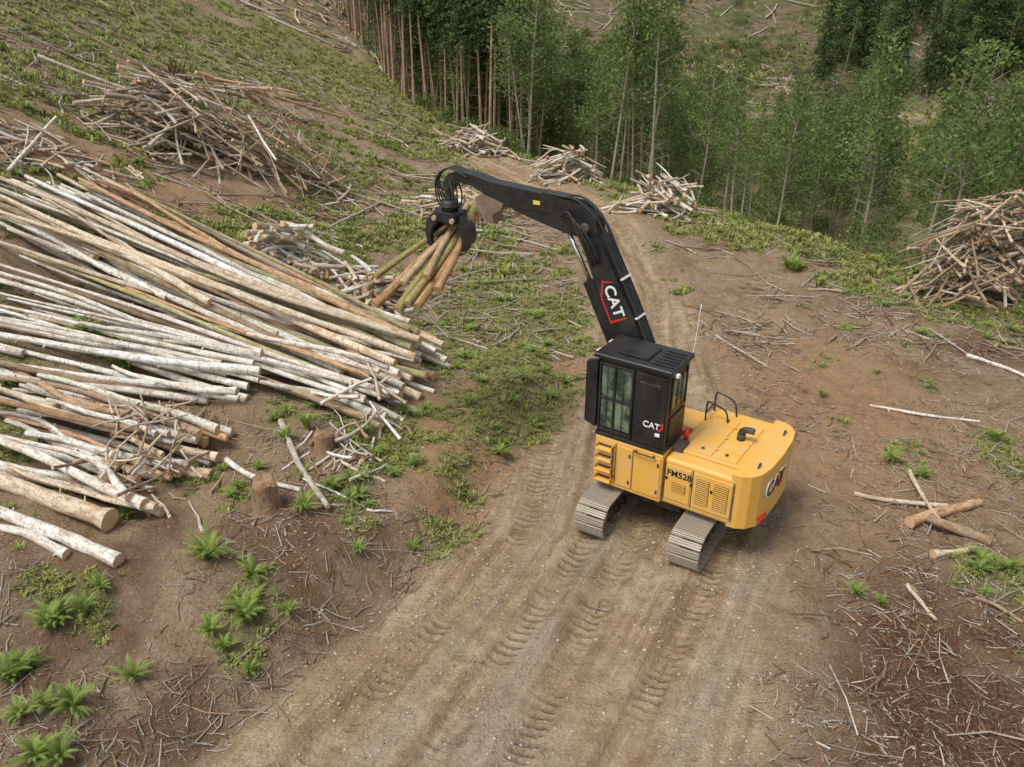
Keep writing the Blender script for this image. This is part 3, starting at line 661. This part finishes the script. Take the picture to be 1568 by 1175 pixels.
cyl('exhaust_base',(-1.6,-.05,2.5),(-1.6,-.05,2.72),.10,DRK);tube('exhaust_pipe',[(-1.6,-.05,2.66),(-1.6,-.05,2.78),(-1.72,-.05,2.86),(-1.9,-.05,2.87)],.08,DRK,None,16)
for y in(-1.25,-.65): tube('hand_rail',[(-.45,y,2.2),(-.45,y,2.9),(-.55,y,3.0),(-.95,y,2.85),(-1.05,y,2.45)],.022,BLK)
tube('hand_rail',[(-.45,-1.25,2.7),(-.45,-.65,2.7)],.018,BLK)
cyl('fire_extinguisher',(-.48,.66,2.5),(-.48,.66,2.85),.06,RED);box('battery_box',-.62,-.38,.75,1.2,2.46,2.60,DRK,.02)
# cab
cx0,cx1,cy0,cy1,cz0,cz1=-.30,1.50,.42,1.58,2.52,4.62
box('cab_shell',cx0,cx1,cy0,cy1,cz0,cz1,BLK,.05)
box('cab_base_rail',cx0-.02,cx1+.02,cy0-.02,cy1+.025,cz0,cz0+.10,BLK,.02)
box('cab_roof',cx0-.08,cx1+.12,cy0-.06,cy1+.08,cz1-.02,cz1+.10,BLK,.04,seg=3)
box('roof_hatch',.35,1.15,.62,1.38,cz1+.10,cz1+.15,BLK,.03)
for i in range(6): y=.6+i*.16;box('roof_rib',cx0+.0,.22,y,y+.05,cz1+.10,cz1+.13,BLK,.012)
yw=cy1+.004
for (a,b,c,d_) in((1.08,1.40,3.62,4.42),(.62,1.02,3.62,4.42),(1.08,1.40,2.80,3.54),(.62,1.02,2.80,3.54)): box('side_window',a,b,yw-.03,yw+.012,c,d_,GLS,.008)
for x in(1.44,1.05,.585): box('door_post',x-.028,x+.028,yw,yw+.05,2.64,4.52,BLK,.012)
for z in(4.47,3.58,2.72): box('door_rail',.56,1.47,yw,yw+.04,z-.03,z+.03,BLK,.012)
for x in(.82,1.24): tube('window_guard_bar',[(x,yw+.045,2.72),(x,yw+.045,4.47)],.009,BLK,None,6)
tube('cab_door_handle',[(.66,yw+.04,3.2),(.66,yw+.10,3.24),(.66,yw+.10,3.5),(.66,yw+.04,3.54)],.014,DRK,None,8)
box('cab_side_panel',-.26,.52,yw,yw+.035,2.66,4.50,BLK,.02)
box('vent_recess',-.12,.40,yw+.036,yw+.04,3.55,4.30,DRK,0)
for i in range(14): z=3.58+i*.05;box('vent_slat',-.12,.40,yw+.038,yw+.055,z,z+.022,BLK,0)
text('cab_logo','CAT',.22,(.04,yw+.04,3.22),(-1,0,0),(0,0,1),WHT);prism('cab_logo_triangle',[(-.16,3.10),(-.26,3.2),(-.26,3.34),(-.20,3.34),(-.20,3.22),(-.14,3.14)],yw+.036,yw+.042,RED,0,'y')
prism('front_side_guard',[(1.50,2.75),(1.80,2.85),(1.80,4.45),(1.50,4.55)],1.50,1.66,BLK,.02,'y')
prism('front_side_guard',[(1.50,2.75),(1.72,2.85),(1.72,4.45),(1.50,4.55)],.36,.46,BLK,.02,'y')
box('front_window',1.49,1.515,.55,1.45,2.85,4.45,GLS,.01);box('rear_window',cx0-.015,cx0+.01,.62,1.32,3.62,4.35,GLS,.01)
for y in(.85,1.1): tube('rear_window_bar',[(cx0-.03,y,3.6),(cx0-.03,y,4.38)],.01,BLK,None,6)
for y in(.56,1.38): box('rear_window_post',cx0-.03,cx0,y-.03,y+.03,3.5,4.45,BLK,.01)
box('far_side_window',.1,1.3,cy0-.012,cy0+.01,3.2,4.4,GLS,.01)
box('rear_panel',cx0-.03,cx0,.6,1.4,2.7,3.4,BLK,.015)
for y in(.7,1.3): box('work_light',cx1+.1,cx1+.2,y-.09,y+.09,cz1-.1,cz1+.04,WHT,.02)
box('work_light',cx0-.16,cx0-.07,1.34,1.46,cz1-.12,cz1-.02,WHT,.02);box('side_light',-.2,-.08,yw+.04,yw+.08,2.98,3.06,WHT,.01)
tube('antenna',[(cx0+.02,.35,4.4),(cx0-.02,.3,5.0),(cx0-.05,.25,5.9)],.009,WHT,None,6)
# boom
f0=np.array([.25,2.05]);f1=np.array([2.8,7.15]);dr=(f1-f0)/np.linalg.norm(f1-f0);nr=np.array([dr[1],-dr[0]])
Lb=np.linalg.norm(f1-f0)
def bp(s,o): return tuple(f0+dr*s*Lb+nr*o)
def b3(s,o,y): q=bp(s,o);return (q[0],y,q[1])
prism('boom',[bp(0,-.15),bp(.25,-.36),bp(.6,-.38),bp(.88,-.28),bp(1.03,-.12),bp(1.03,.16),bp(.9,.26),bp(.6,.34),bp(.25,.30),bp(0,.15)],-.36,.20,BLK,.04,'y')
cyl('boom_pin',(f0[0],-.6,f0[1]),(f0[0],.36,f0[1]),.12,DRK);cyl('elbow_pin',(f1[0],-.5,f1[1]),(f1[0],.34,f1[1]),.13,DRK)
box('boom_foot_bracket',-.05,.6,-.5,.34,1.3,2.2,YEL,.04)
for y in(-.55,.36): cyl('lift_cylinder',(1.15,y,1.6),b3(.34,.36,y),.10,BLK);cyl('lift_rod',b3(.34,.36,y),b3(.46,.16,y),.06,CHR)
cyl('stick_cylinder',b3(.42,.52,.02),b3(.78,.50,.02),.13,BLK);prism('cylinder_guard',[bp(.40,.34),bp(.40,.60),bp(.78,.64),bp(.78,.34)],-.14,.17,BLK,.03,'y')
cyl('stick_cylinder_rod',b3(.78,.52,.02),(3.42,.02,7.05),.055,CHR)
text('boom_logo','CAT',.42,b3(.665,-.04,.214),(-dr[0],0,-dr[1]),(-nr[0],0,-nr[1]),WHT)
prism('logo_border',[bp(.575,-.20),bp(.575,.28),bp(.70,.28),bp(.765,.08),bp(.745,-.22),bp(.70,-.26)][::-1],.198,.204,RED,0,'y')
prism('logo_field',[bp(.585,-.28),bp(.585,.235),bp(.695,.235),bp(.755,.06),bp(.74,-.26)][::-1],.198,.208,BLK,0,'y')
for i,y in enumerate((-.24,-.14,-.04,.06,.13)):
    tube('hose',[b3(.08,-.36,y),b3(.3,-.43,y),b3(.6,-.45,y),b3(.85,-.39,y),b3(1.0,-.34-.05*(i%3),y),(3.0+.02*i,y,7.72+.05*(i%3)),(3.5,y*.8,7.80),(4.1,y*.7,7.82)],.026,HOSE,None,8)
for s in(.2,.38,.56,.74): prism('hose_clamp',[bp(s,-.485),bp(s,-.40),bp(s+.008,-.40),bp(s+.008,-.485)],-.27,.16,WHT,.002,'y')
for i in range(3): tube('side_hose',[b3(.84,-.05+.1*i,.22),b3(.95,-.1+.1*i,.36+.03*i),(2.95+.1*i,.38,7.3+.1*i),(3.3+.1*i,.24,7.35)],.026,HOSE,None,8)
prism('stick',[(2.45,7.05),(2.55,7.45),(2.95,7.70),(3.9,7.80),(5.6,7.88),(6.15,7.98),(6.6,8.02),(6.95,7.93),(7.15,7.70),(7.2,7.45),(7.02,7.42),(6.92,7.62),(6.6,7.74),(6.2,7.70),(5.6,7.46),(4.2,7.10),(3.3,6.92),(2.75,6.88)],-.22,.18,BLK,.035,'y')
box('stick_side_plate',3.7,5.4,.18,.195,7.35,7.62,BLK,.005);box('warning_label',4.1,4.3,.196,.20,7.52,7.62,LBL,0)
prism('heel',[(5.2,7.40),(5.9,7.55),(6.1,7.42),(6.05,7.15),(5.75,6.85),(5.5,6.82),(5.55,7.05),(5.3,7.2)],-.24,.20,RUST,.03,'y')
for i in range(4): tube('grapple_hose',[(6.3,.2-.1*i,7.9),(6.9,.24-.12*i,8.08),(7.35+.05*i,.22-.12*i,7.75),(7.35,.2-.1*i,7.2),(7.2,.15-.08*i,6.95)],.024,HOSE,None,8)
for i in range(3): tube('grapple_hose',[(6.9,.2-.15*i,7.75),(6.75,.3-.2*i,7.4),(6.8,.3-.2*i,7.05),(7.0,.15-.1*i,6.95)],.022,HOSE,None,8)
gp=empty('grapple',(7.1,-.02,0),0,up)
cyl('pin',(0,-.2,7.52),(0,.2,7.52),.07,DRK,gp);box('swivel_link',-.09,.09,-.12,.12,7.15,7.55,DRK,.03,gp);cyl('rotator',(0,0,6.88),(0,0,7.18),.23,DRK,gp,28)
cyl('rotator_flange',(0,0,7.0),(0,0,7.05),.28,DRK,gp,28)
box('grapple_head',-.36,.36,-.30,.30,6.60,6.90,BLK,.04,gp)
def tine(sx,y0,y1):
    pr=[(.20,6.78),(.42,6.80),(.60,6.55),(.66,6.22),(.58,5.90),(.38,5.68),(.10,5.60),(.14,5.68),(.36,5.82),(.46,6.0),(.48,6.22),(.40,6.45),(.22,6.60)]
    prism('tine',[(sx*a,b) for a,b in pr],y0,y1,BLK,.02,'y',gp)
tine(1,-.30,-.18);tine(1,.18,.30);tine(-1,-.12,.0);tine(-1,.02,.14)
for sx in(1,-1): prism('tine_plate',[(sx*.50,6.62),(sx*.64,6.5),(sx*.68,6.2),(sx*.60,6.0),(sx*.56,6.3)],-.28,.28,BLK,.015,'y',gp)
cyl('grapple_cylinder',(-.45,.0,6.72),(.45,.0,6.72),.08,DRK,gp)
for y in(-.32,.32): cyl('tine_pin',(.3,y-.04,6.70),(.3,y+.04,6.70),.07,STL,gp);cyl('tine_pin',(-.3,y-.04,6.70),(-.3,y+.04,6.70),.07,STL,gp)
HO=(.46,.28,.14);HM_=(.34,.29,.12);HT=(.50,.38,.24)
acc=Acc();gc=np.array([4.2+7.1*math.cos(math.radians(146)),18.6+7.1*math.sin(math.radians(146)),5.98]);ax=np.array([-.9,-1.5,-1.0]);px=np.array([.86,-.51,0])
for i,(o,zz,fan,l0,l1,r,c) in enumerate([(-.24,-.08,-.75,1.25,1.0,.13,HO),(-.05,-.16,-.25,1.2,.8,.12,HM_),(.16,-.12,.05,1.1,.9,.12,HO),(-.12,.08,-.40,.9,.9,.11,HT),(.08,.08,-.05,1.2,1.1,.12,HM_),(.26,.04,.32,.85,.6,.12,HO),(0,.24,.15,.8,.7,.10,HT),(-.3,.1,-1.15,.9,.7,.09,HM_)]):
    a=gc+px*(o+fan)+ax*l0+[0,0,zz];b=gc+px*(o-fan*.3)-ax*l1*.8+[0,0,zz]
    a-=np.array([CEN[0],CEN[1],-.03]);b-=np.array([CEN[0],CEN[1],-.03]);logadd(acc,a,b,r,r*.8,12,6,.06,c,.06,1)
acc.obj('held_logs',[BARK,CUT],ld)
# ---------------------------------------------------------------- light
wd=bpy.data.worlds.new('World');scene.world=wd;wd.use_nodes=True;nt=wd.node_tree
sky=nt.nodes.new('ShaderNodeTexSky');sky.sky_type='NISHITA';sky.sun_disc=False;EL,AZ=math.radians(62),math.radians(235)
sky.sun_elevation=EL;sky.sun_rotation=AZ;hs=nt.nodes.new('ShaderNodeHueSaturation');hs.inputs['Saturation'].default_value=.3
nt.links.new(sky.outputs[0],hs.inputs['Color']);bg=nt.nodes['Background'];nt.links.new(hs.outputs[0],bg.inputs[0]);bg.inputs[1].default_value=.15
sl=bpy.data.lights.new('sun','SUN');sl.energy=3.1;sl.angle=math.radians(26);sl.color=(1,.97,.90);so=link(bpy.data.objects.new('sun',sl))
dv=Vector((math.sin(AZ)*math.cos(EL),math.cos(AZ)*math.cos(EL),math.sin(EL)));so.rotation_euler=dv.to_track_quat('Z','Y').to_euler();so.location=(0,0,60)
scene.view_settings.view_transform='Standard';scene.view_settings.look='None';scene.view_settings.exposure=0
